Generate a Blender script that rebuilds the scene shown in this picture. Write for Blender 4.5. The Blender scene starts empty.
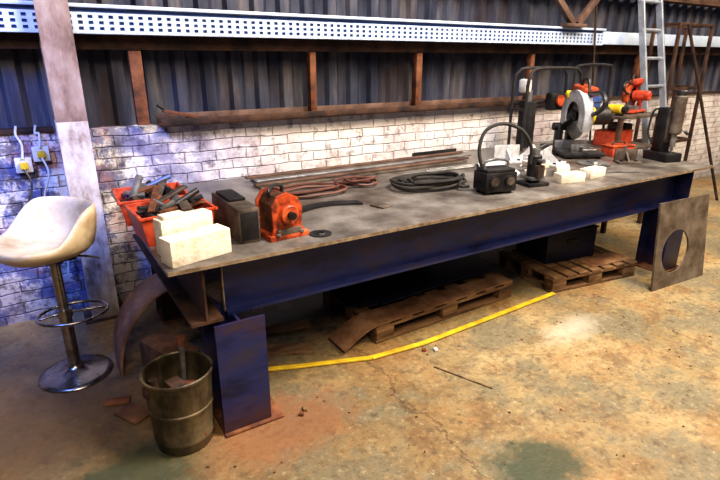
import bpy, bmesh, math, random
from mathutils import Vector, Matrix, Euler
random.seed(7)
R=math.radians
# ---------------------------------------------------------------- materials
def M(name, cols, rough=.6, metal=0., scale=6., bump=.15, detail=8., stretch=(1,1,1), rvar=.15, coat=0.):
    m=bpy.data.materials.new(name); m.use_nodes=True; nt=m.node_tree; N=nt.nodes; L=nt.links
    b=N['Principled BSDF']
    tc=N.new('ShaderNodeTexCoord'); mp=N.new('ShaderNodeMapping'); mp.inputs['Scale'].default_value=stretch
    L.new(tc.outputs['Object'],mp.inputs[0])
    n=N.new('ShaderNodeTexNoise'); n.inputs['Scale'].default_value=scale; n.inputs['Detail'].default_value=detail; n.inputs['Roughness'].default_value=.65
    L.new(mp.outputs[0],n.inputs['Vector'])
    cr=N.new('ShaderNodeValToRGB'); e=cr.color_ramp.elements
    k=len(cols)
    e[0].position=.36; e[0].color=(*cols[0],1); e[1].position=.64; e[1].color=(*cols[-1],1)
    for i in range(1,k-1):
        x=e.new(.36+.28*i/(k-1)); x.color=(*cols[i],1)
    L.new(n.outputs['Fac'],cr.inputs[0]); L.new(cr.outputs[0],b.inputs['Base Color'])
    mr=N.new('ShaderNodeMapRange'); mr.inputs[3].default_value=max(.02,rough-rvar); mr.inputs[4].default_value=min(1,rough+rvar)
    L.new(n.outputs['Fac'],mr.inputs[0]); L.new(mr.outputs[0],b.inputs['Roughness'])
    b.inputs['Metallic'].default_value=metal
    if coat: b.inputs['Coat Weight'].default_value=coat
    if bump:
        n2=N.new('ShaderNodeTexNoise'); n2.inputs['Scale'].default_value=scale*5; n2.inputs['Detail'].default_value=6
        L.new(mp.outputs[0],n2.inputs['Vector'])
        bp=N.new('ShaderNodeBump'); bp.inputs['Strength'].default_value=bump; bp.inputs['Distance'].default_value=.01
        L.new(n2.outputs['Fac'],bp.inputs['Height']); L.new(bp.outputs[0],b.inputs['Normal'])
    return m
def mixn(nt,fac,a,b):
    x=nt.nodes.new('ShaderNodeMix'); x.data_type='RGBA'
    for s,v in ((0,fac),(6,a),(7,b)):
        if isinstance(v,bpy.types.NodeSocket): nt.links.new(v,x.inputs[s])
        elif s==0: x.inputs[0].default_value=v
        else: x.inputs[s].default_value=(*v,1)
    return x.outputs[2]
def ramp(nt,src,p0,p1):
    x=nt.nodes.new('ShaderNodeMapRange'); x.inputs[1].default_value=p0; x.inputs[2].default_value=p1
    nt.links.new(src,x.inputs[0]); return x.outputs[0]
def noise(nt,vec,scale,detail=6,rough=.6):
    n=nt.nodes.new('ShaderNodeTexNoise'); n.inputs['Scale'].default_value=scale; n.inputs['Detail'].default_value=detail; n.inputs['Roughness'].default_value=rough
    nt.links.new(vec,n.inputs['Vector']); return n.outputs['Fac']
def math_(nt,op,a,b):
    x=nt.nodes.new('ShaderNodeMath'); x.operation=op
    for i,v in enumerate((a,b)):
        if isinstance(v,bpy.types.NodeSocket): nt.links.new(v,x.inputs[i])
        else: x.inputs[i].default_value=v
    return x.outputs[0]
def grime(m,col,scale=3.,p0=.5,p1=.65,amt=.7,stretch=(1,1,1),zlow=None):
    """blend a second dirt/rust layer over a material; zlow = rust climbing from the bottom up to that height"""
    nt=m.node_tree; b=nt.nodes['Principled BSDF']; src=b.inputs['Base Color'].links[0].from_socket
    tc=nt.nodes.new('ShaderNodeTexCoord'); mp=nt.nodes.new('ShaderNodeMapping'); mp.inputs['Scale'].default_value=stretch; mp.inputs['Location'].default_value=(3.3,1.7,9.1)
    nt.links.new(tc.outputs['Object'],mp.inputs[0]); n=noise(nt,mp.outputs[0],scale,8,.7)
    c=mixn(nt,math_(nt,'MULTIPLY',ramp(nt,n,p0,p1),amt),src,col)
    if zlow:
        sx=nt.nodes.new('ShaderNodeSeparateXYZ'); nt.links.new(tc.outputs['Object'],sx.inputs[0])
        z=math_(nt,'ADD',sx.outputs[2],math_(nt,'MULTIPLY',math_(nt,'SUBTRACT',n,.5),zlow*2))
        c=mixn(nt,math_(nt,'MULTIPLY',ramp(nt,z,zlow,0.),.85),c,col)
    nt.links.new(c,b.inputs['Base Color']); return m

def brick_mat():
    m=bpy.data.materials.new('painted_brick'); m.use_nodes=True; nt=m.node_tree; N=nt.nodes; L=nt.links; b=N['Principled BSDF']
    tc=N.new('ShaderNodeTexCoord'); o=tc.outputs['Object']; sx=N.new('ShaderNodeSeparateXYZ'); L.new(o,sx.inputs[0])
    cx=N.new('ShaderNodeCombineXYZ')
    wob=noise(nt,o,5,5)
    L.new(math_(nt,'ADD',sx.outputs[0],math_(nt,'MULTIPLY',wob,.06)),cx.inputs[0]); L.new(math_(nt,'ADD',sx.outputs[2],math_(nt,'MULTIPLY',wob,.035)),cx.inputs[1])
    br=N.new('ShaderNodeTexBrick'); L.new(cx.outputs[0],br.inputs['Vector'])
    br.inputs['Scale'].default_value=1; br.inputs['Brick Width'].default_value=.225; br.inputs['Row Height'].default_value=.073
    br.inputs['Mortar Size'].default_value=.006; br.inputs['Mortar Smooth'].default_value=1.
    br.inputs['Color1'].default_value=(.86,.84,.84,1); br.inputs['Color2'].default_value=(.72,.69,.71,1); br.inputs['Mortar'].default_value=(.64,.60,.60,1)
    n1=noise(nt,o,1.8,8,.7); n2=noise(nt,o,11,8,.75); n3=noise(nt,o,4.5,8,.75)
    c=mixn(nt,math_(nt,'MULTIPLY',ramp(nt,n1,.48,.66),.6),br.outputs['Color'],(.46,.33,.36))
    c=mixn(nt,math_(nt,'MULTIPLY',ramp(nt,n3,.54,.66),.7),c,(.30,.19,.17))
    c=mixn(nt,math_(nt,'MULTIPLY',ramp(nt,n2,.54,.64),.75),c,(.12,.08,.07))
    # left bay: blue light and stain put into the colour, pink and dark blotches
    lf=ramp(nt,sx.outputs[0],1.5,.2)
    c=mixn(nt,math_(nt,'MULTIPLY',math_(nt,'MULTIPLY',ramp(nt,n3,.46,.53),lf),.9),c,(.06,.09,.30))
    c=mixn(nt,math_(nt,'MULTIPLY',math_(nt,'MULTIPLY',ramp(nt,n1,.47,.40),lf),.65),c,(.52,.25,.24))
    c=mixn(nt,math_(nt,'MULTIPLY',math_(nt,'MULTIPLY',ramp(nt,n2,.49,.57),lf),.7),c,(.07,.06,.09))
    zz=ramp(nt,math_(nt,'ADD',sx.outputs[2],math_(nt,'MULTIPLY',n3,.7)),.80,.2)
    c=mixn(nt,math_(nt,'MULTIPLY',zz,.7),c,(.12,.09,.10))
    L.new(c,b.inputs['Base Color']); b.inputs['Roughness'].default_value=.7
    hgt=math_(nt,'ADD',math_(nt,'MULTIPLY',br.outputs['Fac'],-1.),math_(nt,'MULTIPLY',n2,1.2))
    bp=N.new('ShaderNodeBump'); bp.inputs['Strength'].default_value=.9; bp.inputs['Distance'].default_value=.014
    L.new(hgt,bp.inputs['Height']); L.new(bp.outputs[0],b.inputs['Normal'])
    return m
def floor_mat():
    m=bpy.data.materials.new('stained_concrete'); m.use_nodes=True; nt=m.node_tree; N=nt.nodes; L=nt.links; b=N['Principled BSDF']
    tc=N.new('ShaderNodeTexCoord'); o=tc.outputs['Object']; sx=N.new('ShaderNodeSeparateXYZ'); L.new(o,sx.inputs[0])
    n1=noise(nt,o,.9,8,.62); n2=noise(nt,o,4.5,9,.72); n3=noise(nt,o,34,7,.75); n4=noise(nt,o,1.6,7,.7); n5=noise(nt,o,11,8,.75)
    c=mixn(nt,ramp(nt,n1,.38,.62),(.24,.165,.075),(.41,.315,.165))
    c=mixn(nt,math_(nt,'MULTIPLY',ramp(nt,n2,.48,.62),.75),c,(.155,.085,.035))
    c=mixn(nt,math_(nt,'MULTIPLY',ramp(nt,n4,.48,.56),.8),c,(.19,.17,.11))
    c=mixn(nt,math_(nt,'MULTIPLY',ramp(nt,n4,.45,.38),.5),c,(.32,.18,.07))
    c=mixn(nt,math_(nt,'MULTIPLY',ramp(nt,n5,.53,.65),.7),c,(.09,.06,.034))
    c=mixn(nt,math_(nt,'MULTIPLY',ramp(nt,n3,.52,.66),.6),c,(.055,.04,.024))
    c=mixn(nt,math_(nt,'MULTIPLY',ramp(nt,n3,.44,.32),.5),c,(.62,.50,.31))
    c=mixn(nt,math_(nt,'MULTIPLY',ramp(nt,math_(nt,'ADD',sx.outputs[0],math_(nt,'MULTIPLY',n4,1.4)),2.0,.4),.45),c,(.12,.070,.032))
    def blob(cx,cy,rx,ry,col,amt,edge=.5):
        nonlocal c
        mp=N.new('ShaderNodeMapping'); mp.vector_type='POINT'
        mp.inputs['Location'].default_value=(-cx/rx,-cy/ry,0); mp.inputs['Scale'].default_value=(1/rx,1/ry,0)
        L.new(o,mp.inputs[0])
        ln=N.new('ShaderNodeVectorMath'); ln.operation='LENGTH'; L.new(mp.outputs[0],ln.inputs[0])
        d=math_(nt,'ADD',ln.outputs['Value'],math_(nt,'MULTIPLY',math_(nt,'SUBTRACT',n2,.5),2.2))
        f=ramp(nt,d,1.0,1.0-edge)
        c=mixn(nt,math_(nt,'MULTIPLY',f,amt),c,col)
    blob(-.3,2.6,.8,.7,(.085,.052,.036),.6)
    blob(.10,1.93,.35,.28,(.040,.055,.03),.85)
    blob(1.57,1.10,.25,.17,(.040,.060,.035),.85,.4)
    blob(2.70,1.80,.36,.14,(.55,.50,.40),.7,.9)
    blob(.75,1.9,.45,.3,(.26,.10,.04),.6)
    blob(2.3,2.95,2.4,.6,(.02,.018,.022),.9)  # shadow under the table, painted into the floor colour
    blob(5.3,1.9,.5,.3,(.15,.12,.07),.6)
    wx=math_(nt,'ADD',math_(nt,'SUBTRACT',sx.outputs[0],1.34),math_(nt,'MULTIPLY',math_(nt,'SUBTRACT',n4,.5),.5))
    cr=ramp(nt,math_(nt,'ABSOLUTE',wx,0),.008,.003)
    c=mixn(nt,math_(nt,'MULTIPLY',cr,.7),c,(.08,.045,.02))
    L.new(c,b.inputs['Base Color'])
    r=N.new('ShaderNodeMapRange'); r.inputs[3].default_value=.34; r.inputs[4].default_value=.8; L.new(n2,r.inputs[0]); L.new(r.outputs[0],b.inputs['Roughness'])
    bp=N.new('ShaderNodeBump'); bp.inputs['Strength'].default_value=.6; bp.inputs['Distance'].default_value=.01
    L.new(math_(nt,'ADD',n2,math_(nt,'MULTIPLY',n3,.7)),bp.inputs['Height']); L.new(bp.outputs[0],b.inputs['Normal'])
    return m
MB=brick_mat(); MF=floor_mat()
m_navy=grime(M('navy_painted_steel',[(.010,.014,.055),(.020,.029,.13),(.040,.035,.070)],.38,.2,3,.15,stretch=(1,3,3)),(.075,.035,.022),2.2,.54,.67,.65,(1,3,3),.16)
m_navyd=M('dark_navy_box',[(.008,.009,.022),(.014,.018,.05)],.5,.2,4,.1)
m_top=grime(M('worn_plate_steel',[(.090,.078,.070),(.175,.158,.142),(.285,.268,.248)],.38,.35,4,.2,rvar=.2),(.11,.065,.04),1.7,.52,.64,.45)
m_edge=M('lit_edge_steel',[(.17,.12,.08),(.38,.31,.23)],.5,.3,20,.1)  # paler tone paints the light catching the plate edge
m_rust=M('rusty_steel',[(.045,.018,.010),(.15,.055,.024),(.26,.11,.05)],.8,.1,7,.35)
m_rustd=M('dark_rust',[(.018,.011,.009),(.055,.027,.018),(.10,.05,.030)],.75,.2,8,.3)
m_brown=M('brown_primer_steel',[(.055,.030,.022),(.11,.062,.045),(.18,.11,.08)],.65,.1,6,.15)
m_tan=M('tan_rusted_sheet',[(.09,.042,.022),(.19,.10,.055),(.32,.19,.11)],.65,.1,5,.2)
m_dark=M('black_steel',[(.012,.012,.014),(.035,.033,.036)],.5,.4,10,.15)
m_black=M('black_plastic',[(.012,.012,.013),(.03,.03,.032)],.45,0,12,.05)
m_rubber=M('black_rubber',[(.014,.014,.015),(.035,.032,.03)],.7,0,20,.05)
m_clad=grime(M('corrugated_sheet',[(.025,.030,.055),(.060,.068,.105),(.15,.14,.15)],.5,.35,2.2,.05,stretch=(2.5,1,.35)),(.05,.028,.02),1.5,.52,.66,.6,(2,1,.5))
m_tray=M('galvanised_tray',[(.44,.54,.76),(.62,.74,.90)],.5,.15,5,.05)
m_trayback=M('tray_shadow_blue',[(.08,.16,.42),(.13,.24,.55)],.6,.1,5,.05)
m_colw=grime(M('flaking_white_paint',[(.22,.14,.10),(.56,.50,.46),(.74,.71,.68)],.6,0,7,.3,stretch=(1,1,.5)),(.09,.05,.035),3,.53,.62,.75,(1,1,.4),.35)
m_colr=M('beige_rust_paint',[(.10,.055,.04),(.28,.19,.15),(.42,.34,.29)],.65,0,6,.3,stretch=(1,1,.4))
m_bucket=M('old_galvanised',[(.030,.024,.016),(.10,.08,.048),(.20,.16,.095)],.45,.5,6,.25,stretch=(1,1,.6))
m_chrome=M('dull_chrome',[(.20,.18,.17),(.42,.40,.38)],.28,1,10,.02)
m_cream=M('cream_vinyl',[(.40,.29,.16),(.60,.48,.31),(.68,.57,.39)],.42,0,5,.12,coat=.15)
m_redp=M('red_plastic',[(.26,.03,.015),(.50,.07,.03),(.62,.11,.05)],.42,0,14,.1)
m_orange=grime(M('orange_red_paint',[(.20,.035,.015),(.52,.085,.025),(.66,.15,.05)],.42,.1,16,.15),(.04,.02,.015),14,.52,.6,.7)
m_brickw=M('white_firebrick',[(.60,.52,.40),(.80,.74,.62),(.86,.81,.71)],.85,0,14,.3)
m_wood=M('pallet_wood',[(.05,.025,.013),(.14,.078,.038),(.26,.16,.08)],.8,0,5,.3,stretch=(.4,3,3))
m_yel=M('yellow_paint',[(.50,.32,.02),(.85,.62,.03)],.5,0,9,.1)
m_grey=M('bare_steel',[(.14,.14,.145),(.38,.38,.39)],.35,.7,10,.1)
m_lgrey=M('light_grey_casting',[(.36,.37,.39),(.64,.65,.67)],.5,.1,12,.1)
m_plate=M('grey_brown_plate',[(.08,.06,.045),(.15,.12,.095),(.23,.19,.155)],.55,.3,6,.2)
m_alu=M('ladder_aluminium',[(.36,.40,.48),(.58,.63,.70)],.35,.6,8,.05)
m_blue=M('blue_plastic',[(.04,.08,.25),(.08,.16,.42)],.5,0,8,.05)
m_hose=M('red_brown_hose',[(.07,.026,.02),(.14,.055,.04)],.55,0,12,.05)
m_box=M('grimy_box_steel',[(.040,.030,.025),(.10,.078,.062),(.17,.14,.115)],.55,.3,7,.2)
m_white=M('white_plastic',[(.55,.54,.54),(.72,.71,.70)],.45,0,8,.02)
m_cloth=M('white_rag_cloth',[(.45,.43,.42),(.70,.69,.69)],.9,0,9,.3)

# ---------------------------------------------------------------- mesh builder
class B:
    def __init__(s,name,T=None):
        s.n=name; s.V=[]; s.F=[]; s.MI=[]; s.mats=[]; s.T=T or Matrix()
    def add(s,vs,fs,mat,Mx=None):
        if mat not in s.mats: s.mats.append(mat)
        k=len(s.V); X=s.T@(Mx if Mx is not None else Matrix())
        s.V+=[X@Vector(v) for v in vs]; s.F+=[tuple(k+i for i in f) for f in fs]; s.MI+=[s.mats.index(mat)]*len(fs); return s
    def bmadd(s,bm,mat,Mx=None):
        bm.verts.index_update(); s.add([v.co.copy() for v in bm.verts],[[v.index for v in f.verts] for f in bm.faces],mat,Mx); bm.free()
    def boxc(s,c,size,mat,rot=(0,0,0),bev=.003):
        bm=bmesh.new(); bmesh.ops.create_cube(bm,size=1)
        bmesh.ops.scale(bm,vec=Vector(size),verts=bm.verts)
        if bev>0: bmesh.ops.bevel(bm,geom=list(bm.edges),offset=min(bev,min(size)*.45),segments=2,affect='EDGES',profile=.5)
        s.bmadd(bm,mat,Matrix.Translation(Vector(c))@Euler(rot).to_matrix().to_4x4()); return s
    def box(s,a,b,mat,bev=.003,rot=(0,0,0)):
        return s.boxc([(a[i]+b[i])/2 for i in range(3)],[abs(b[i]-a[i]) for i in range(3)],mat,rot,bev)
    def frame(s,p0,p1):
        p0=Vector(p0);p1=Vector(p1); z=(p1-p0).normalized(); x=z.orthogonal().normalized(); y=z.cross(x)
        m=Matrix((x,y,z)).transposed().to_4x4(); m.translation=p0
        return m,(p1-p0).length
    def lathe(s,prof,mat,Mx=None,seg=32):
        vs=[];fs=[]
        for r,z in prof:
            for i in range(seg):
                a=2*math.pi*i/seg; vs.append((r*math.cos(a),r*math.sin(a),z))
        for j in range(len(prof)-1):
            for i in range(seg):
                k=(i+1)%seg; fs.append((j*seg+i,j*seg+k,(j+1)*seg+k,(j+1)*seg+i))
        fs.append(tuple(reversed(range(seg)))); fs.append(tuple((len(prof)-1)*seg+i for i in range(seg)))
        return s.add(vs,fs,mat,Mx)
    def ring(s,prof,mat,Mx=None,seg=40):
        vs=[];fs=[];n=len(prof)
        for r,z in prof:
            for i in range(seg):
                a=2*math.pi*i/seg; vs.append((r*math.cos(a),r*math.sin(a),z))
        for j in range(n):
            for i in range(seg):
                k=(i+1)%seg; l=(j+1)%n; fs.append((j*seg+i,j*seg+k,l*seg+k,l*seg+i))
        return s.add(vs,fs,mat,Mx)
    def cyl(s,p0,p1,r,mat,r1=None,seg=20,bev=0):
        m,l=s.frame(p0,p1); r1=r if r1 is None else r1
        if bev: pr=[(r-bev,0),(r,bev),(r1,l-bev),(r1-bev,l)]
        else: pr=[(r,0),(r1,l)]
        return s.lathe(pr,mat,m,seg)
    def bar(s,p0,p1,w,h,mat,up=(0,0,1),bev=.002):
        p0=Vector(p0);p1=Vector(p1); x=(p1-p0).normalized(); y=Vector(up).cross(x).normalized(); z=x.cross(y)
        m=Matrix((x,y,z)).transposed().to_4x4(); m.translation=(p0+p1)/2
        bm=bmesh.new(); bmesh.ops.create_cube(bm,size=1); bmesh.ops.scale(bm,vec=Vector(((p1-p0).length,w,h)),verts=bm.verts)
        if bev: bmesh.ops.bevel(bm,geom=list(bm.edges),offset=min(bev,min(w,h)*.4),segments=1,affect='EDGES')
        s.bmadd(bm,mat,m); return s
    def tube(s,pts,r,mat,seg=8,closed=False,res=5,smooth=True):
        P=[Vector(p) for p in pts]; n=len(P); Q=[]
        if smooth:
            rng=n if closed else n-1
            for i in range(rng):
                g=lambda k:P[k%n] if closed else P[max(0,min(n-1,k))]
                a,b,c,d=g(i-1),g(i),g(i+1),g(i+2)
                for j in range(res):
                    t=j/res; Q.append(.5*((2*b)+(c-a)*t+(2*a-5*b+4*c-d)*t*t+(3*b-a-3*c+d)*t**3))
            if not closed: Q.append(P[-1])
        else: Q=P
        m=len(Q); vs=[];fs=[]; prev=None
        for i in range(m):
            t=(Q[(i+1)%m]-Q[i-1]) if (closed or 0<i<m-1) else (Q[1]-Q[0] if i==0 else Q[-1]-Q[-2])
            t.normalize()
            x=t.orthogonal().normalized() if prev is None else (prev-t*prev.dot(t)).normalized()
            prev=x; y=t.cross(x)
            for k in range(seg):
                a=2*math.pi*k/seg; vs.append(Q[i]+(x*math.cos(a)+y*math.sin(a))*r)
        for i in range(m if closed else m-1):
            j=(i+1)%m
            for k in range(seg):
                l=(k+1)%seg; fs.append((i*seg+k,i*seg+l,j*seg+l,j*seg+k))
        if not closed: fs.append(tuple(reversed(range(seg)))); fs.append(tuple((m-1)*seg+k for k in range(seg)))
        return s.add(vs,fs,mat)
    def prism(s,poly,h,mat,Mx=None):
        n=len(poly); vs=[(x,y,0) for x,y in poly]+[(x,y,h) for x,y in poly]
        fs=[tuple(reversed(range(n))),tuple(range(n,2*n))]+[(i,(i+1)%n,n+(i+1)%n,n+i) for i in range(n)]
        return s.add(vs,fs,mat,Mx)
    def ibeam(s,p0,p1,w,h,mat,up=(0,0,1),tf=.014,tw=.01):
        p0=Vector(p0);p1=Vector(p1); z=(p1-p0).normalized(); y=Vector(up); x=y.cross(z)
        m=Matrix((x,y,z)).transposed().to_4x4(); m.translation=p0
        a=w/2;b=h/2;c=tw/2;d=b-tf
        s.prism([(-a,-b),(a,-b),(a,-d),(c,-d),(c,d),(a,d),(a,b),(-a,b),(-a,d),(-c,d),(-c,-d),(-a,-d)],(p1-p0).length,mat,m); return s
    def holeplate(s,poly,c,r,th,mat,Mx,seg=48):
        out=[];inn=[]
        angs=sorted([2*math.pi*i/seg for i in range(seg)]+[math.atan2(y-c[1],x-c[0])%(2*math.pi) for x,y in poly])
        for a in angs:
            dx,dy=math.cos(a),math.sin(a); best=None
            for i in range(len(poly)):
                x1,y1=poly[i];x2,y2=poly[(i+1)%len(poly)]; ex,ey=x2-x1,y2-y1
                den=dx*ey-dy*ex
                if abs(den)<1e-9: continue
                t=((x1-c[0])*ey-(y1-c[1])*ex)/den; u=((x1-c[0])*dy-(y1-c[1])*dx)/den
                if t>0 and -1e-6<=u<=1+1e-6 and (best is None or t<best): best=t
            out.append((c[0]+dx*best,c[1]+dy*best)); inn.append((c[0]+dx*r,c[1]+dy*r))
        n=len(angs); vs=[(x,y,0) for x,y in out]+[(x,y,0) for x,y in inn]+[(x,y,th) for x,y in out]+[(x,y,th) for x,y in inn]; fs=[]
        for i in range(n):
            j=(i+1)%n
            fs+=[(i,n+i,n+j,j),(2*n+i,2*n+j,3*n+j,3*n+i),(i,j,2*n+j,2*n+i),(n+i,3*n+i,3*n+j,n+j)]
        return s.add(vs,fs,mat,Mx)
    def done(s,ang=35,origin=None):
        c=Vector(origin) if origin else Vector((sum(v.x for v in s.V)/len(s.V),sum(v.y for v in s.V)/len(s.V),min(v.z for v in s.V)))
        me=bpy.data.meshes.new(s.n); me.from_pydata([v-c for v in s.V],[],s.F)
        for m in s.mats: me.materials.append(m)
        me.polygons.foreach_set('material_index',s.MI); me.polygons.foreach_set('use_smooth',[True]*len(s.F)); me.update()
        bm=bmesh.new(); bm.from_mesh(me); bmesh.ops.recalc_face_normals(bm,faces=bm.faces); bm.to_mesh(me); bm.free()
        me.set_sharp_from_angle(angle=R(ang))
        o=bpy.data.objects.new(s.n,me); o.location=c; bpy.context.collection.objects.link(o); return o
def TR(x,y,z,rz=0,rx=0,ry=0):
    return Matrix.Translation((x,y,z))@Matrix.Rotation(R(rz),4,'Z')@Matrix.Rotation(R(ry),4,'Y')@Matrix.Rotation(R(rx),4,'X')
ZT=.84
# ---------------------------------------------------------------- room
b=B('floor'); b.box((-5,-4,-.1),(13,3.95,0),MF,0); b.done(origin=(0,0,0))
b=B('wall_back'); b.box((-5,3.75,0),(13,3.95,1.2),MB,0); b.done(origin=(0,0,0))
b=B('wall_cladding'); vs=[];fs=[]; x=-5.; pitch=.2; prof=[(0,0),(.07,0),(.095,.035),(.165,.035),(.2,0)]
pts=[]
while x<13:
    for px,py in prof[:-1]: pts.append((x+px,3.90-py))
    x+=pitch
for z in (1.19,4.6):
    for p in pts: vs.append((p[0],p[1],z))
n=len(pts)
for i in range(n-1): fs.append((i,i+1,n+i+1,n+i))
vs+= [(v[0],v[1]+.004,v[2]) for v in vs]
fs+=[tuple(2*n+q for q in reversed(f)) for f in fs]
b.add(vs,fs,m_clad); b.done(origin=(0,0,0))
b=B('trim_1'); b.box((.72,3.66,1.2),(5.0,3.80,1.212),m_rust,.001); b.box((.72,3.66,1.2),(5.0,3.672,1.25),m_rustd,.001); b.box((.72,3.79,1.2),(5.0,3.80,1.275),m_brown,.001); b.done()  # lit top and shaded lip of the ledge put into its rust tones
b=B('trim_2'); b.box((5.0,3.72,1.2),(12,3.80,1.215),m_rustd,.001); b.box((-5,3.74,1.2),(.1,3.84,1.23),m_rustd,.001); b.done()
for X,w in ((.62,.075),(1.87,.05),(2.88,.06),(4.28,.05),(6.1,.06),(-.75,.06)):
    b=B('cladding_post')
    b.box((X-w/2,3.70,1.215),(X+w/2,3.708,1.675),m_rust,.001); b.box((X-w/2,3.708,1.215),(X-w/2+.008,3.76,1.675),m_rust,.001)
    b.done()
b=B('steel_purlin'); b.box((-5,3.71,1.80),(13,3.86,1.815),m_brown,.002); b.box((-5,3.71,1.68),(13,3.722,1.80),m_rustd,.002); b.done()
b=B('steel_purlin'); b.box((-5,3.71,2.26),(13,3.86,2.275),m_brown,.002); b.box((-5,3.71,2.275),(13,3.722,2.36),m_brown,.002); b.done()
b=B('cable_tray'); x0,x1=-4.,5.2; y=3.60
rows=[1.765,1.785,1.803,1.817,1.835,1.849,1.867,1.881,1.905]
for i in range(0,8,2): b.box((x0,y,rows[i]),(x1,y+.003,rows[i+1]),m_tray,0)
xx=x0
while xx<x1:
    for i in (1,3,5): b.box((xx,y,rows[i]),(xx+.030,y+.003,rows[i+1]),m_tray,0)
    xx+=.055
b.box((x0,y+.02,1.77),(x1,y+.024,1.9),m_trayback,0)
b.box((x0,y,1.765),(x1,y+.09,1.768),m_tray,0)
b.box((x0,y-.02,1.905),(x1,y+.09,1.925),m_tray,.002)
b.box((5.2,y+.02,1.775),(9.5,y+.09,1.90),m_tray,.004)
b.done()
b=B('conduit_pipe'); b.cyl((-4,3.66,1.965),(.0,3.66,1.965),.014,m_brown)
for q in (-2,-1): b.box((q-.02,3.64,1.925),(q+.02,3.70,1.99),m_brown)
b.done()
b=B('roof_truss'); b.bar((4.0,3.55,2.45),(4.62,3.55,1.95),.06,.05,m_brown,up=(0,1,0)); b.bar((5.25,3.55,2.5),(4.68,3.55,1.95),.06,.05,m_brown,up=(0,1,0)); b.box((4.5,3.52,1.925),(4.8,3.6,1.955),m_brown); b.bar((3.6,3.55,2.45),(5.6,3.55,2.45),.06,.06,m_brown); b.done()
b=B('steel_column')
b.ibeam((.195,3.60,0),(.195,3.60,1.28),.165,.2,m_colw,up=(0,1,0),tf=.014); b.ibeam((.195,3.60,1.28),(.195,3.60,4.6),.165,.2,m_colr,up=(0,1,0),tf=.014)
b.box((.07,3.48,0),(.32,3.74,.015),m_rustd); b.done()
b=B('electrical_socket')
for X,Z in ((-.09,1.02),(.01,1.08)):
    b.box((X-.045,3.70,Z-.045),(X+.045,3.75,Z+.045),m_white,.006); b.box((X-.02,3.675,Z-.02),(X+.02,3.70,Z+.02),m_yel,.004)
    b.tube([(X,3.69,Z+.04),(X+.01,3.72,Z+.12),(X-.01,3.735,1.2),(X,3.735,1.25)],.007,m_white)
    b.tube([(X,3.68,Z-.02),(X+.02,3.66,Z-.12),(X-.03,3.70,Z-.3),(X+.05,3.70,Z-.5),(X+.02,3.68,.3)],.006,m_box if X<0 else m_white)
b.done()
# ---------------------------------------------------------------- table
b=B('welding_table')
b.box((.34,1.98,.82),(4.48,3.5,.84),m_top,.003)
b.box((.345,1.977,.8215),(4.475,1.981,.8385),m_edge,0)
b.ibeam((.59,2.13,.685),(4.24,2.13,.685),.13,.27,m_navy)
b.ibeam((.59,3.38,.685),(4.24,3.38,.685),.13,.27,m_navyd)
for X in (.49,4.3): b.ibeam((X,2.03,.685),(X,3.46,.685),.14,.27,m_rustd if X<1 else m_navy)
for X in (1.6,2.5,3.4): b.ibeam((X,2.2,.72),(X,3.31,.72),.1,.2,m_navyd)
b.box((.586,2.1,.555),(.592,2.135,.82),m_edge,.001)
for X,Y in ((.615,2.09),(.615,3.35),(4.18,2.12),(4.18,3.35)):
    b.ibeam((X,Y,.012),(X,Y,.552),.225,.22,m_navy if Y<3 else m_rustd,up=(0,1,0),tf=.016,tw=.012)
    b.box((X-.115,Y-.13,0),(X+.17,Y+.14,.012),m_rust,.002)
b.done(origin=(0,0,0))
b=B('steel_plate_with_hole')
Mx=Matrix.Translation((3.78,1.86,.0))@Matrix.Rotation(R(-3),4,'Z')@Matrix.Rotation(R(85),4,'X')
b.holeplate([(-.1,0),(.55,0),(.50,.66),(-.10,.66)],(.14,.27),.165,.014,m_plate,Mx); b.done()
# ---------------------------------------------------------------- bucket
b=B('metal_bucket',TR(.345,2.06,0)@Matrix.Scale(.96,4))
b.lathe([(.120,0),(.125,.006),(.130,.05),(.134,.055),(.134,.065),(.131,.07),(.140,.2),(.145,.205),(.145,.215),(.141,.22),(.150,.36),(.157,.366),(.157,.378),(.150,.382),(.145,.376),(.126,.03),(.0001,.028)],m_bucket,None,40)
for a in (0.3,3.44):
    b.boxc((.153*math.cos(a),.153*math.sin(a),.33),(.012,.04,.05),m_rustd,(0,0,a))
b.cyl((.02,.05,.04),(.045,.06,.47),.013,m_grey); b.cyl((.045,.06,.46),(.048,.062,.50),.02,m_rust)
b.boxc((-.04,-.02,.2),(.07,.07,.28),m_rustd,(.15,.1,.4)); b.boxc((.05,-.05,.18),(.05,.09,.26),m_rust,(-.1,.12,.9)); b.cyl((-.08,.03,.05),(-.1,.05,.33),.02,m_rustd)
b.boxc((0,0,.12),(.2,.16,.03),m_rustd,(.1,.1,.2))
b.done()
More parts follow.
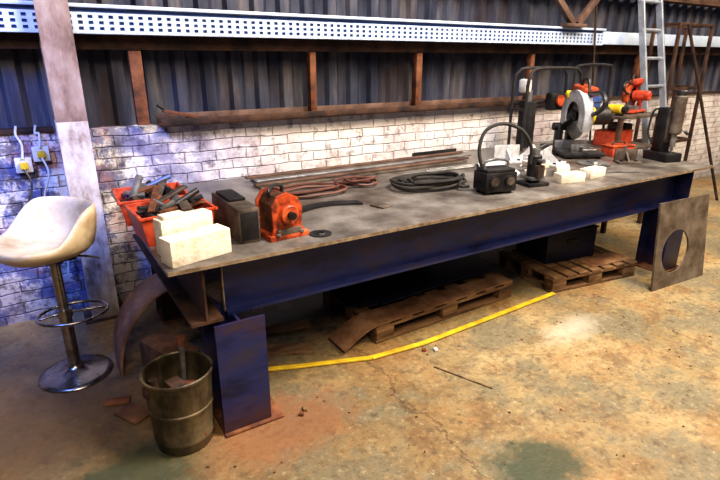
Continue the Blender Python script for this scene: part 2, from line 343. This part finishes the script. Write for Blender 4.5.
# ---------------------------------------------------------------- stool
b=B('bar_stool',TR(-.03,2.90,0))
b.lathe([(.178,0),(.183,.004),(.181,.010),(.155,.018),(.10,.030),(.05,.045),(.032,.065),(.03,.09),(.03,.36),(.024,.362),(.024,.64),(.045,.65),(.05,.68)],m_chrome,None,48)
ring=[(.04+.165*math.cos(t*math.pi/8),-.03+.135*math.sin(t*math.pi/8),.37) for t in range(16)]
b.tube(ring,.008,m_chrome,closed=True)
b.bar((0,0,.37),(.20,-.03,.37),.02,.012,m_chrome); b.cyl((0,0,.35),(0,0,.39),.038,m_chrome)
b.bar((0,0,.37),(-.12,-.03,.37),.016,.01,m_chrome)
b.boxc((0,0,.69),(.2,.2,.02),m_black); b.tube([(.05,0,.68),(.15,-.06,.675),(.20,-.09,.665)],.006,m_chrome)
ba=R(30); seg=64
prof=[(0,.0,0),(.08,.0,0),(.14,.004,0),(.178,.018,0),(.200,.04,.12),(.214,.046,.45),(.226,.048,.8),(.236,.05,.97),(.247,.052,1.),(.258,.046,.97),(.262,.028,.8),(.258,.0,.45),(.242,-.03,.15),(.21,-.042,0),(.15,-.05,0),(.0,-.05,0)]
vs=[];fs=[]
for r,z,kf in prof:
    for i in range(seg):
        a=2*math.pi*i/seg; d=math.cos(a-ba)
        t=max(0,min(1,(d+.35)/.95)); h=.01+.125*(t*t*(3-2*t))
        q=(abs(math.cos(a-ba))**3.+abs(math.sin(a-ba))**3.)**(-1/3.)
        rr=r*.89*(.35+.65*q)*(1+.07*kf*t); vs.append((-.035+rr*math.cos(a),rr*math.sin(a),.752+z*(1 if kf==0 else min(1,.45+h*4))+kf*h))
for j in range(len(prof)-1):
    for i in range(seg):
        k=(i+1)%seg; fs.append((j*seg+i,j*seg+k,(j+1)*seg+k,(j+1)*seg+i))
b.add(vs,fs,m_cream)
b.done(60)
# ---------------------------------------------------------------- table-top things (left)
b=B('firebrick_block',TR(.49,2.085,ZT,14)); b.boxc((0,0,.055),(.27,.10,.11),m_brickw,bev=.004); b.done()
b=B('firebrick_block',TR(.475,2.20,ZT,14)); b.boxc((0,.0,.08),(.235,.075,.16),m_brickw,bev=.004); b.boxc((-.05,-.0,.168),(.10,.06,.015),m_brickw,bev=.003); b.done()
rnd=random.uniform
def bin_(name,T,w,d,h,items):
    b=B(name,T); t=.006; fl=.86
    W,D=w/2,d/2; o=[(-W*fl,-D*fl,0),(W*fl,-D*fl,0),(W*fl,D*fl,0),(-W*fl,D*fl,0),(-W,-D,h),(W,-D,h),(W,D,h),(-W,D,h)]
    i=[(x*(1-t/W) ,y*(1-t/D),z if z else t) for x,y,z in o]
    vs=o+i; fs=[(3,2,1,0),(8,9,10,11)]
    for k in range(4):
        l=(k+1)%4; fs+=[(k,l,4+l,4+k),(8+l,8+k,12+k,12+l),(4+k,4+l,12+l,12+k)]
    b.add(vs,fs,m_redp)
    for s in (-1,1):
        b.boxc((0,s*D,h-.006),(w+.02,.014,.014),m_redp); b.boxc((s*W,0,h-.006),(.014,d+.02,.014),m_redp)
        for q in (-.3,0,.3): b.boxc((q*w,s*D*.95,h*.55),(.006,.01,h*.7),m_redp,bev=.001)
    b.boxc((0,-D*.98,h*.62),(w*.36,.012,h*.3),m_black,bev=.004)
    for (c,sz,mt,rt) in items: b.boxc(c,sz,mt,rt)
    return b
def junk(n,w,d,h):
    L=[]
    for _ in range(n):
        L.append(((rnd(-w,w)*.36,rnd(-d,d)*.36,rnd(.3,1.12)*h),(rnd(.03,.14),rnd(.015,.05),rnd(.012,.04)),random.choice([m_dark,m_grey,m_rust,m_box,m_black,m_rustd,m_box]),(rnd(-.5,.5),rnd(-.5,.5),rnd(0,3))))
    return L
b=bin_('red_storage_bin',TR(.475,2.45,ZT,4),.33,.28,.14,junk(44,.34,.26,.14))
b.bar((-.14,.02,.12),(.10,.06,.21),.04,.012,m_box); b.cyl((-.05,-.06,.13),(.13,-.02,.20),.014,m_black); b.bar((-.1,-.06,.14),(-.02,.1,.22),.03,.01,m_rust); b.done()
b=bin_('red_storage_bin',TR(.46,2.83,ZT,-3),.33,.32,.13,junk(44,.32,.30,.13))
b.cyl((-.12,.0,.12),(.12,.1,.18),.013,m_blue); b.bar((.02,-.1,.12),(.1,.12,.18),.035,.01,m_box); b.cyl((-.1,-.1,.12),(-.04,.05,.2),.02,m_grey); b.done()
b=B('steel_box_section',TR(.745,2.34,ZT,0)) 
b.boxc((0,-.0,.08),(.10,.40,.16),m_box,bev=.008); b.boxc((.0,.05,.167),(.08,.2,.014),m_dark)
b.boxc((0,-.20,.08),(.08,.006,.13),m_dark,bev=.001); b.done()
b=B('magnetic_clamp',TR(.915,2.20,ZT,4))
prof2=[(-.085,.0),(.085,.0),(.085,.03),(.07,.05),(.075,.14),(.05,.19),(.0,.215),(-.05,.20),(-.08,.16),(-.075,.05),(-.085,.03)]
Mx=Matrix.Rotation(R(90),4,'X')
b.prism(prof2,.012,m_orange,Matrix.Translation((0,-.07,0))@Mx); b.prism(prof2,.012,m_orange,Matrix.Translation((0,.09,0))@Mx)
b.prism([(x*.82,y*.95+.003) for x,y in prof2],.15,m_rust,Matrix.Translation((0,.085,0))@Mx)
b.boxc((0,0,.012),(.20,.2,.024),m_orange); b.cyl((0,-.082,.115),(0,-.11,.115),.045,m_orange,bev=.004); b.cyl((0,-.11,.115),(0,-.135,.115),.018,m_dark)
b.boxc((.0,-.09,.035),(.12,.02,.03),m_box)
for s in (-1,1): b.cyl((s*.06,-.1,.024),(s*.06,-.1,.034),.01,m_grey)
b.tube([(-.05,.0,.19),(-.05,.0,.215),(.0,.05,.225),(.05,.07,.21),(.05,.07,.17)],.009,m_black); b.done()
b=B('grinding_disc',TR(1.07,2.09,ZT)); b.ring([(.015,0),(.054,0),(.054,.004),(.025,.004),(.02,.008),(.015,.008)],m_dark,None,36); b.done()
b=B('curved_steel_offcut',TR(0,0,ZT))
pl=[];N=14
for i in range(N+1):
    t=i/N; pl.append((1.10+.42*t,2.43+.07*math.sin(math.pi*t)))
pl+= [(x,y+.07) for x,y in reversed(pl)]
b.prism(pl,.012,m_dark); b.done()
b=B('flat_steel_offcut'); b.box((1.55,2.30,ZT),(1.63,2.40,ZT+.01),m_box,rot=(0,0,.3)); b.done()
def coil(name,cx,cy,rx,ry,n,r,mat,z=ZT,extra=None):
    b=B(name); pts=[]
    for i in range(n*12):
        a=i/12*2*math.pi; l=i/12
        k=1-.09*((l*1.7)%3)
        pts.append((cx+rx*k*math.cos(a)+rnd(-.012,.012)+.03*math.sin(l*2.1),cy+ry*k*math.sin(a)+rnd(-.012,.012)+.02*math.cos(l*3.),z+r*1.3+r*1.5*(l%4)*.8+rnd(0,r)))
    if extra: pts+=extra
    b.tube(pts,r,mat,7,res=3); b.done()
coil('red_welding_hose',1.36,2.80,.24,.12,3,.009,m_hose)
coil('black_cable_coil',2.14,2.60,.26,.17,7,.010,m_rubber,extra=[(2.22,2.4,ZT+.03),(2.28,2.38,ZT+.025)])
coil('brown_cable_coil',1.74,2.86,.13,.09,4,.008,m_hose)
b=B('flat_steel_bars')
for i in range(7):
    y0=3.08+.045*i; b.bar((1.2+.08*rnd(-1,1),y0,ZT+.008+.014*(i%3)),(3.0+.12*rnd(-1,1),y0+.03,ZT+.008+.014*(i%3)),.045,.013,[m_box,m_brown,m_grey,m_rustd][i%4])
b.done()
b=B('angle_iron'); b.box((2.62,3.42,ZT),(3.1,3.425,ZT+.055),m_dark,.001); b.box((2.62,3.42,ZT),(3.1,3.48,ZT+.006),m_dark,.001); b.done()
b=B('wire_feeder_unit',TR(2.38,2.26,ZT,-12))
b.boxc((0,0,.075),(.22,.15,.12),m_dark,bev=.01); b.boxc((0,0,.145),(.20,.13,.02),m_black,bev=.006)
for s in (-.055,.055):
    b.cyl((s,-.075,.085),(s,-.088,.085),.034,m_black); b.cyl((s,-.0875,.085),(s,-.09,.085),.026,m_box)
for sx in (-.08,.08):
    for sy in (-.05,.05): b.cyl((sx,sy,0),(sx,sy,.02),.012,m_rubber)
b.tube([(-.08,0,.15),(-.08,0,.19),(0,0,.205),(.08,0,.19),(.08,0,.15)],.009,m_grey)
b.tube([(-.07,.04,.14),(-.09,.06,.26),(-.04,.08,.37),(.07,.06,.41),(.18,.02,.37),(.245,.0,.27),(.25,.0,.16)],.011,m_rubber)
b.done()
b=B('pneumatic_pump',TR(2.74,2.27,ZT,-10))
b.boxc((0,0,.012),(.16,.14,.024),m_dark); b.cyl((0,0,.024),(0,0,.20),.045,m_dark,bev=.006); b.cyl((0,0,.2),(0,0,.24),.03,m_grey); b.boxc((.0,-.05,.1),(.05,.05,.08),m_box)
b.cyl((0,0,.16),(-.0,-.09,.17),.014,m_grey); b.cyl((-.03,0,.225),(.08,0,.26),.009,m_black); b.boxc((0,0,.05),(.11,.11,.02),m_grey); b.done()
for i,(x,y,z,rz) in enumerate([(2.94,2.42,0,20),(3.02,2.20,0,-15),(3.18,2.38,0,40),(3.30,2.22,0,5)]):
    b=B('firebrick_block',TR(x,y,ZT+z,rz)); b.boxc((0,0,.032),(.19,.09,.064),m_brickw,bev=.004)
    if i==0: b.boxc((.02,.01,.09),(.17,.09,.05),m_brickw,(0,0,-.5),.004)
    b.done()
b=B('magnetic_disc',TR(3.72,2.50,ZT)); b.lathe([(.12,0),(.125,.004),(.125,.014),(.06,.018),(.055,.03),(.02,.032),(.02,.01)],m_grey,None,40); b.done()
def bracket(T,mt,k=1):
    b=B('steel_bracket',T); b.boxc((0,0,.008),(.22*k,.14*k,.016),mt); b.boxc((0,.06*k,.07*k),(.22*k,.016,.12*k),mt)
    b.prism([(0,0),(.0,.09*k),(-.10*k,0)],.012,mt,Matrix(((0,0,1,-.006),(1,0,0,.055*k),(0,1,0,.016),(0,0,0,1))))
    for s in (-.07,.07): b.cyl((s*k,-.02,.016),(s*k,-.02,.026),.014,m_dark)
    b.done()
bracket(TR(3.44,2.66,ZT,25),m_lgrey,1.0); bracket(TR(3.22,2.92,ZT,-20),m_lgrey,1.0); bracket(TR(4.0,2.40,ZT,-35),m_box,.8); bracket(TR(3.2,2.68,ZT,-60),m_lgrey,.7)
def rag(cx,cy,w,d,h,rz):
    b=B('white_rag',TR(cx,cy,ZT,rz)); n=22; vs=[];fs=[]
    for l in (0,1):
        for i in range(n+1):
            for j in range(n+1):
                u,v=i/n-.5,j/n-.5
                e=max(0,1-(2.1*max(abs(u),abs(v)))**3)
                z=h*e*(.45+.35*math.sin(9*u+4*v*v+rz)+.25*math.sin(13*v-5*u)+.15*math.sin(23*u*v+8*u))
                z=max(z,.0)+.004
                vs.append((u*w*(1+.12*math.sin(7*v)),v*d*(1+.12*math.sin(6*u+1)),z if l else max(0,z-.004)))
    K=(n+1)**2
    for i in range(n):
        for j in range(n):
            a=i*(n+1)+j; q=(a,a+n+1,a+n+2,a+1)
            fs.append(tuple(K+t for t in q)); fs.append(tuple(reversed(q)))
    for k in range(n):
        for a,c in ((k,k+1),(n*(n+1)+k,n*(n+1)+k+1),(k*(n+1),(k+1)*(n+1)),(k*(n+1)+n,(k+1)*(n+1)+n)): fs.append((a,c,K+c,K+a))
    b.add(vs,fs,m_cloth); b.done(80)
rag(3.52,2.92,.30,.26,.10,20); rag(2.86,2.62,.20,.16,.05,-35)
b=B('pipe_offcut'); b.ring([(.03,0),(.03,.24),(.022,.24),(.022,0)],m_lgrey,Matrix.Translation((2.74,2.79,ZT+.03))@Matrix.Rotation(R(-5),4,'Z')@Matrix.Rotation(R(90),4,'Y')); b.done()
b=B('steel_rods')
for i in range(3): b.cyl((2.35+.05*i,2.93+.03*i,ZT+.008),(2.85+.02*i,2.90+.03*i,ZT+.008),.007,m_grey)
b.done()
b=B('hand_hammer',TR(2.60,2.60,ZT,35)); b.cyl((-.12,0,.018),(.08,0,.018),.012,m_wood); b.boxc((.09,0,.02),(.035,.10,.035),m_dark,bev=.006); b.done()
b=B('spanner',TR(3.60,2.20,ZT,-30)); b.boxc((0,0,.006),(.2,.02,.008),m_grey); b.ring([(.01,0),(.022,0),(.022,.01),(.01,.01)],m_grey,Matrix.Translation((-.115,0,0)),20); b.ring([(.012,0),(.026,0),(.026,.01),(.012,.01)],m_grey,Matrix.Translation((.12,0,0)),20); b.done()
b=B('tin_can',TR(3.06,2.57,ZT)); b.lathe([(.038,0),(.04,.003),(.04,.10),(.038,.103),(.035,.1),(.035,.01),(.0001,.01)],m_lgrey); b.done()
# ---------------------------------------------------------------- chop saws
def saw(name,T,body,guard,acc,k=1.,lift=0.,top=None):
    b=B(name,T@Matrix.Scale(k,4))
    b.boxc((0,0,.03),(.30,.50,.03),body,bev=.008)
    for sx in (-.12,.12):
        for sy in (-.2,.2): b.cyl((sx,sy,0),(sx,sy,.02),.02,m_rubber)
    b.boxc((0,.02,.075),(.26,.03,.06),m_grey); b.boxc((0,-.14,.07),(.14,.03,.05),m_grey); b.cyl((0,-.15,.075),(0,-.29,.075),.01,m_grey); b.cyl((-.05,-.29,.075),(.05,-.29,.075),.007,m_grey)
    b.boxc((-.03,.19,.12),(.05,.07,.18),body,bev=.01); b.boxc((.06,.19,.12),(.05,.07,.18),body,bev=.01)
    b.cyl((-.08,.19,.19),(.10,.19,.19),.03,m_dark)
    c=Vector((0,-.02,.33+lift))
    b.bar((.015,.19,.19),(.015,c.y+.03,c.z+.02),.07,.09,body,up=(1,0,0),bev=.01)
    b.lathe([(.02,-.0015),(.172,-.0015),(.172,.0015),(.02,.0015)],m_grey,Matrix.Translation(c)@Matrix.Rotation(R(90),4,'Y'),48)
    b.cyl(c-Vector((.02,0,0)),c+Vector((.02,0,0)),.035,m_dark)
    pts=[];n=22
    for i in range(n+1):
        a=R(-30)+R(235)*i/n; pts.append((.195*math.cos(a),.195*math.sin(a)))
    for i in range(n+1):
        a=R(205)-R(235)*i/n; pts.append((.11*math.cos(a),.11*math.sin(a)))
    G=Matrix(((0,0,1,c.x),(-1,0,0,c.y),(0,1,0,c.z),(0,0,0,1)))
    b.prism(pts,.006,guard,G@Matrix.Translation((0,0,-.035))); b.prism(pts,.006,guard,G@Matrix.Translation((0,0,.03)))
    rim=pts[:n+1]+[(x*.965,y*.965) for x,y in reversed(pts[:n+1])]
    b.prism(rim,.07,guard,G@Matrix.Translation((0,0,-.035)))
    b.cyl(c+Vector((.03,.02,.0)),c+Vector((.26,.02,.0)),.068,body,bev=.012); b.cyl(c+Vector((.10,.02,0)),c+Vector((.13,.02,0)),.071,acc); b.cyl(c+Vector((.05,.02,0)),c+Vector((.07,.02,0)),.073,acc)
    b.boxc(c+Vector((.05,.02,.19)),(.12,.22,.07),top or acc,(.1,0,0),.02)
    b.boxc(c+Vector((.02,.12,.15)),(.13,.08,.05),acc,(.5,0,0),.02)
    h=c+Vector((.03,-.17,.10))
    b.tube([c+Vector((.03,-.08,.16)),h+Vector((0,-.02,.08)),h+Vector((0,-.12,.08)),h+Vector((0,-.17,.02)),h+Vector((0,-.10,-.04)),c+Vector((.03,-.15,.02))],.017,m_black)
    b.tube([c+Vector((.03,.05,.2)),c+Vector((.03,.02,.26)),c+Vector((.03,-.06,.27)),c+Vector((.03,-.09,.18))],.012,m_black)
    return b
saw('chop_saw',TR(3.98,2.92,ZT,-28),m_black,m_lgrey,m_yel,1.12,-.04,top=m_orange).done()
saw('mitre_saw',TR(5.04,3.10,1.125,-80),m_redp,m_orange,m_redp,.68,-.08).done()
b=B('tubular_roll_frame')
for Y in (3.26,3.42):
    b.tube([(3.74,Y,ZT),(3.74,Y,1.40),(3.79,Y,1.52),(3.89,Y,1.55),(4.30,Y,1.55),(4.42,Y,1.52),(4.46,Y,1.40),(4.46,Y,ZT)],.014,m_black,8)
b.cyl((3.74,3.26,1.2),(3.74,3.42,1.2),.012,m_black); b.cyl((4.46,3.26,1.2),(4.46,3.42,1.2),.012,m_black); b.cyl((3.74,3.42,1.25),(4.46,3.42,1.25),.012,m_black)
b.boxc((3.82,3.36,1.40),(.10,.08,.12),m_white,bev=.02); b.boxc((3.88,3.36,1.06),(.14,.10,.42),m_dark,bev=.02); b.cyl((3.88,3.36,1.27),(3.88,3.36,1.36),.03,m_grey); b.boxc((4.25,3.36,1.25),(.2,.08,.16),m_dark,bev=.02); b.cyl((4.25,3.31,1.26),(4.25,3.29,1.26),.05,m_orange); b.done()
b=B('tool_stand')
for X in (4.62,5.24):
    for Y in (2.90,3.40): b.box((X-.02,Y-.02,0),(X+.02,Y+.02,1.1),m_rustd)
for Z in (.45,.80,1.10): b.box((4.60,2.88,Z),(5.26,3.42,Z+.025),m_box)
b.boxc((4.85,3.1,.90),(.34,.2,.15),m_redp,bev=.01); b.boxc((5.1,3.2,.92),(.12,.2,.19),m_box,bev=.01); b.boxc((4.9,3.1,.55),(.4,.3,.15),m_dark,bev=.01)
b.done()
b=B('tubular_handle_frame'); b.tube([(4.62,3.45,0),(4.62,3.45,1.1),(4.62,3.45,1.50),(4.70,3.45,1.57),(5.14,3.45,1.57),(5.20,3.45,1.50),(5.20,3.45,1.1),(5.20,3.45,0)],.013,m_black); b.done()
b=B('angle_grinder',TR(4.69,3.02,1.125,90)); b.cyl((-.08,0,.06),(.06,0,.06),.042,m_yel,bev=.01); b.cyl((.06,0,.06),(.11,0,.06),.03,m_dark); b.cyl((-.08,0,.06),(-.12,0,.06),.03,m_black); b.ring([(.01,0),(.055,0),(.055,.004),(.01,.004)],m_dark,Matrix.Translation((.09,0,.02)),28); b.cyl((.09,0,.0),(.09,0,.05),.015,m_grey); b.boxc((-.05,0,.01),(.06,.05,.02),m_black); b.done()
b=B('blue_tool_case',TR(4.73,3.31,1.125,5)); b.boxc((0,0,.10),(.18,.12,.20),m_blue,bev=.02); b.boxc((0,0,.10),(.185,.125,.01),m_black); b.tube([(-.05,0,.20),(-.05,0,.23),(.05,0,.23),(.05,0,.20)],.008,m_black); b.done()
b=B('red_toolbox',TR(4.26,2.66,ZT,-10)); b.boxc((0,0,.04),(.24,.13,.08),m_redp,bev=.006); b.boxc((0,0,.085),(.25,.14,.016),m_orange,bev=.006); b.boxc((0,-.07,.075),(.04,.01,.03),m_grey); b.tube([(-.07,0,.09),(-.06,0,.11),(.06,0,.11),(.07,0,.09)],.006,m_black); b.done()
b=B('magnetic_drill',TR(4.36,2.33,ZT,-15))
b.boxc((0,0,.035),(.16,.24,.07),m_dark,bev=.008); b.boxc((0,.03,.24),(.09,.10,.36),m_dark,bev=.01); b.boxc((0,-.02,.28),(.07,.03,.26),m_box)
b.cyl((0,-.08,.22),(0,-.08,.52),.045,m_box,bev=.01); b.cyl((0,-.08,.52),(0,-.08,.56),.04,m_black,bev=.008); b.cyl((0,-.08,.22),(0,-.08,.12),.022,m_grey); b.cyl((0,-.08,.12),(0,-.08,.075),.01,m_grey)
b.cyl((.05,.03,.3),(.09,.03,.3),.03,m_grey)
for a in (90,210,330): 
    d=Vector((0,math.cos(R(a)),math.sin(R(a)))); p=Vector((.085,.03,.3)); b.cyl(p,p+d*.14+Vector((.02,0,0)),.006,m_grey); b.cyl(p+d*.13+Vector((.02,0,0)),p+d*.16+Vector((.02,0,0)),.012,m_black)
b.tube([(0,.08,.4),(0,.16,.38),(0,.18,.2),(0,.10,.1)],.008,m_rubber); b.done()
# ---------------------------------------------------------------- ladders & racks on the right
b=B('aluminium_ladder')
p0=Vector((5.34,2.86,0)); p1=Vector((5.38,3.56,3.0))
for dx in (0,.36): b.bar(p0+Vector((dx+.0,0,0)),p1+Vector((dx-.03 if dx else .03,0,0)),.025,.065,m_alu,up=(0,1,0))
for i in range(1,11):
    p=p0.lerp(p1,i/11); b.cyl(p+Vector((.0,0,0)),p+Vector((.36,0,0)),.016,m_alu)
b.done()
b=B('steel_rack')
for X in (6.05,6.72):
    for Y in (3.30,3.58): b.box((X-.016,Y-.016,0),(X+.016,Y+.016,2.0),m_rustd)
for Z in (.15,.7,1.3,1.97): 
    for Y in (3.30,3.58): b.box((6.05,Y-.012,Z),(6.72,Y+.012,Z+.03),m_rustd)
    for X in (6.05,6.72): b.box((X-.012,3.3,Z),(X+.012,3.58,Z+.03),m_rustd)
b.done()
b=B('leaning_steel_pole'); b.cyl((5.25,3.54,0.0),(4.95,3.575,2.3),.010,m_rustd); b.done()
b=B('leaning_steel_pole'); b.cyl((6.95,2.95,0.0),(6.1,3.24,1.98),.016,m_rustd); b.done()
# ---------------------------------------------------------------- under table
def pallet(T,w,d):
    b=B('wooden_pallet',T)
    for y in (-d/2+.05,0,d/2-.05):
        b.boxc((0,y,.011),(w,.09,.018),m_wood,bev=.002)
        for x in (-w/2+.07,0,w/2-.07): b.boxc((x,y,.055),(.13,.09,.07),m_wood)
        b.boxc((0,y,.099),(w,.095,.018),m_wood,bev=.002)
    n=7
    for i in range(n): b.boxc((-w/2+.05+(w-.1)*i/(n-1),0,.117),(.09,d,.018),m_wood,(0,0,rnd(-.01,.01)),.002)
    b.done()
pallet(TR(2.12,2.64,0,2),1.2,.66); pallet(TR(3.48,2.46,0,-8),.85,.62)
b=B('rusty_steel_sheet')
vs=[];fs=[];nx=24
for i in range(nx+1):
    t=i/nx; X=1.30+1.42*t; z=.129+ (.0 if t>.16 else -.10*((.16-t)/.16)**1.4)
    for Y in (2.27+.06*t,2.47+.0*t): 
        vs+= [(X,Y,z),(X,Y,z+.006)]
for i in range(nx):
    a=4*i;c=4*(i+1)
    fs+=[(a,a+2,c+2,c),(a+1,c+1,c+3,a+3),(a,c,c+1,a+1),(a+2,a+3,c+3,c+2)]
fs+=[(0,1,3,2),(4*nx,4*nx+2,4*nx+3,4*nx+1)]
b.add(vs,fs,m_tan); b.done()
b=B('black_steel_sheets')
for i in range(4): b.boxc((2.05+.05*i,2.76-.02*i,.150+.012*i),(1.1,.46,.008),m_navyd,(.02*i,0,.04*i-.05),.001)
b.boxc((2.0,3.12,.33),(1.3,.008,.42),m_navyd,(-.35,0,0),.001); b.done()
b=B('steel_storage_box',TR(3.45,2.56,.127,-8)); b.boxc((0,0,.12),(.5,.34,.24),m_navyd,bev=.006); b.boxc((0,0,.245),(.52,.36,.012),m_navyd); b.boxc((0,-.175,.16),(.1,.012,.03),m_dark); b.done()
b=B('rusty_steel_plate_offcut'); b.boxc((3.66,2.26,.129),(.42,.18,.005),m_tan,(0,0,-.1),.001); b.done()
b=B('cardboard_stack',TR(2.95,3.22,0,5)); b.boxc((0,0,.16),(.4,.22,.32),m_rustd,bev=.004); b.boxc((.02,0,.33),(.36,.2,.02),m_dark); b.done()
b=B('yellow_steel_bar')
P=[(.80,2.40,.010),(1.0,2.32,.010),(1.42,2.17,.010),(1.77,2.14,.012),(2.4,2.17,.012),(3.02,2.20,.012)]
for a_,c_ in zip(P,P[1:]): b.bar(a_,c_,.032,.012,m_yel)
b.done()
b=B('wooden_plank'); b.bar((.82,2.62,.012),(1.18,2.44,.012),.10,.022,m_wood); b.done()
b=B('wooden_plank'); b.bar((.85,2.85,.012),(1.3,2.72,.012),.10,.022,m_wood); b.done()
# debris at left end
b=B('rusty_curved_plate'); n=12; vs=[];fs=[]
for i in range(n+1):
    a=R(100)*i/n; x=.17+.36*(1-math.cos(a)); z=.46*math.sin(a)
    vs+=[(x,2.72,z),(x,3.0,z),(x+.012,2.72,z-.006 if z>.006 else 0),(x+.012,3.0,z-.006 if z>.006 else 0)]
for i in range(n):
    a=4*i;c=4*(i+1); fs+=[(a,a+1,c+1,c),(a+2,c+2,c+3,a+3),(a,c,c+2,a+2),(a+1,a+3,c+3,c+1)]
fs+=[(0,2,3,1),(4*n,4*n+1,4*n+3,4*n+2)]
b.add(vs,fs,m_tan); b.done(60)
b=B('rusty_box_section',TR(.40,2.52,0,20))
for s in (-1,1): b.boxc((s*.07,0,.12),(.012,.32,.24),m_brown)
b.boxc((0,0,.012),(.15,.32,.024),m_rustd); b.boxc((0,0,.235),(.15,.32,.012),m_tan); b.boxc((0,.1,.12),(.13,.01,.22),m_dark); b.done()
b=B('rusty_steel_offcuts')
b.boxc((.66,2.50,.09),(.22,.26,.012),m_tan,(.0,.75,.1)); b.boxc((.72,2.85,.14),(.012,.35,.26),m_brown,(0,.2,.2)); b.boxc((.17,2.36,.010),(.10,.16,.012),m_tan,(0,0,.5)); b.boxc((.12,2.50,.010),(.12,.05,.014),m_rust,(0,0,-.3)); b.done()
# floor litter
b=B('floor_litter')
for (x,y,mt) in [(.86,1.93,m_rust),(.89,1.96,m_wood),(1.73,2.08,m_orange),(1.79,2.05,m_white)]:
    b.boxc((x,y,.008),(rnd(.02,.04),rnd(.015,.025),.016),mt,(0,0,rnd(0,3)),.004)
for _ in range(90):
    x,y=rnd(.2,5),rnd(.9,2.1); b.boxc((x,y,.002),(rnd(.005,.015),rnd(.004,.010),.004),random.choice([m_rustd,m_rust,m_wood]),(0,0,rnd(0,3)),.001)
b.done()
b=B('wood_splinter'); b.bar((1.67,1.92,.004),(1.80,1.60,.004),.008,.006,m_wood); b.done()
b=B('power_cable'); b.tube([(-.5,3.70,.3),(-.52,3.5,.01),(-.45,3.1,.008),(-.55,2.7,.008),(-.8,2.5,.008)],.006,m_rubber); b.done()
b=B('ledge_hand_tool'); b.bar((.75,3.715,1.30),(.98,3.715,1.25),.03,.02,m_rust); b.cyl((.80,3.715,1.285),(.72,3.715,1.34),.012,m_dark); b.box((.9,3.69,1.212),(1.1,3.75,1.25),m_rustd); b.done()

# ---------------------------------------------------------------- camera
H=1.62; pt=math.atan(180/520); yaw=R(58.3)
cam=bpy.data.cameras.new('camera'); co=bpy.data.objects.new('camera',cam); bpy.context.collection.objects.link(co)
cam.lens=26; cam.sensor_width=36; cam.clip_start=.05
f=Vector((math.cos(yaw)*math.cos(pt),math.sin(yaw)*math.cos(pt),-math.sin(pt))); r=Vector((math.sin(yaw),-math.cos(yaw),0)); u=r.cross(f)
co.matrix_world=Matrix(((r.x,u.x,-f.x,0),(r.y,u.y,-f.y,0),(r.z,u.z,-f.z,H),(0,0,0,1)))
bpy.context.scene.camera=co
# ---------------------------------------------------------------- lights
def area(name,loc,tgt,size,energy,col):
    l=bpy.data.lights.new(name,'AREA'); l.shape='DISK'; l.size=size; l.energy=energy; l.color=col
    o=bpy.data.objects.new(name,l); o.location=loc; d=Vector(tgt)-Vector(loc); o.rotation_euler=d.to_track_quat('-Z','Y').to_euler(); bpy.context.collection.objects.link(o)
def spot(name,loc,tgt,ang,energy,col,size=.4,blend=.8):
    l=bpy.data.lights.new(name,'SPOT'); l.spot_size=R(ang); l.spot_blend=blend; l.shadow_soft_size=size; l.energy=energy; l.color=col
    o=bpy.data.objects.new(name,l); o.location=loc; d=Vector(tgt)-Vector(loc); o.rotation_euler=d.to_track_quat('-Z','Y').to_euler(); bpy.context.collection.objects.link(o)
area('high_bay_lamp_warm',(3.4,-.4,5.2),(2.6,1.6,0),2.0,350,(1,.77,.47))
area('high_bay_lamp_right',(7.5,.5,5.2),(5.5,2.8,.5),2.,260,(1,.82,.58))
area('high_bay_lamp_white',(2.6,1.0,5.0),(2.9,3.7,.9),1.5,255,(.93,.92,1))
area('fill_lamp_rear',(-.5,-2.0,4.5),(.6,2.5,.2),1.8,175,(1,.82,.62))  # fill light added behind the camera to brighten front faces
spot('blue_flood_lamp',(-1.4,1.6,3.4),(-.25,3.75,.95),48,800,(.13,.28,1))
w=bpy.data.worlds.new('World'); bpy.context.scene.world=w; w.use_nodes=True; w.node_tree.nodes['Background'].inputs[0].default_value=(.42,.50,.85,1); w.node_tree.nodes['Background'].inputs[1].default_value=.11
sc=bpy.context.scene; sc.view_settings.view_transform='Standard'
for lk in ('Medium High Contrast','Standard - Medium High Contrast'):
    try: sc.view_settings.look=lk; break
    except Exception: pass
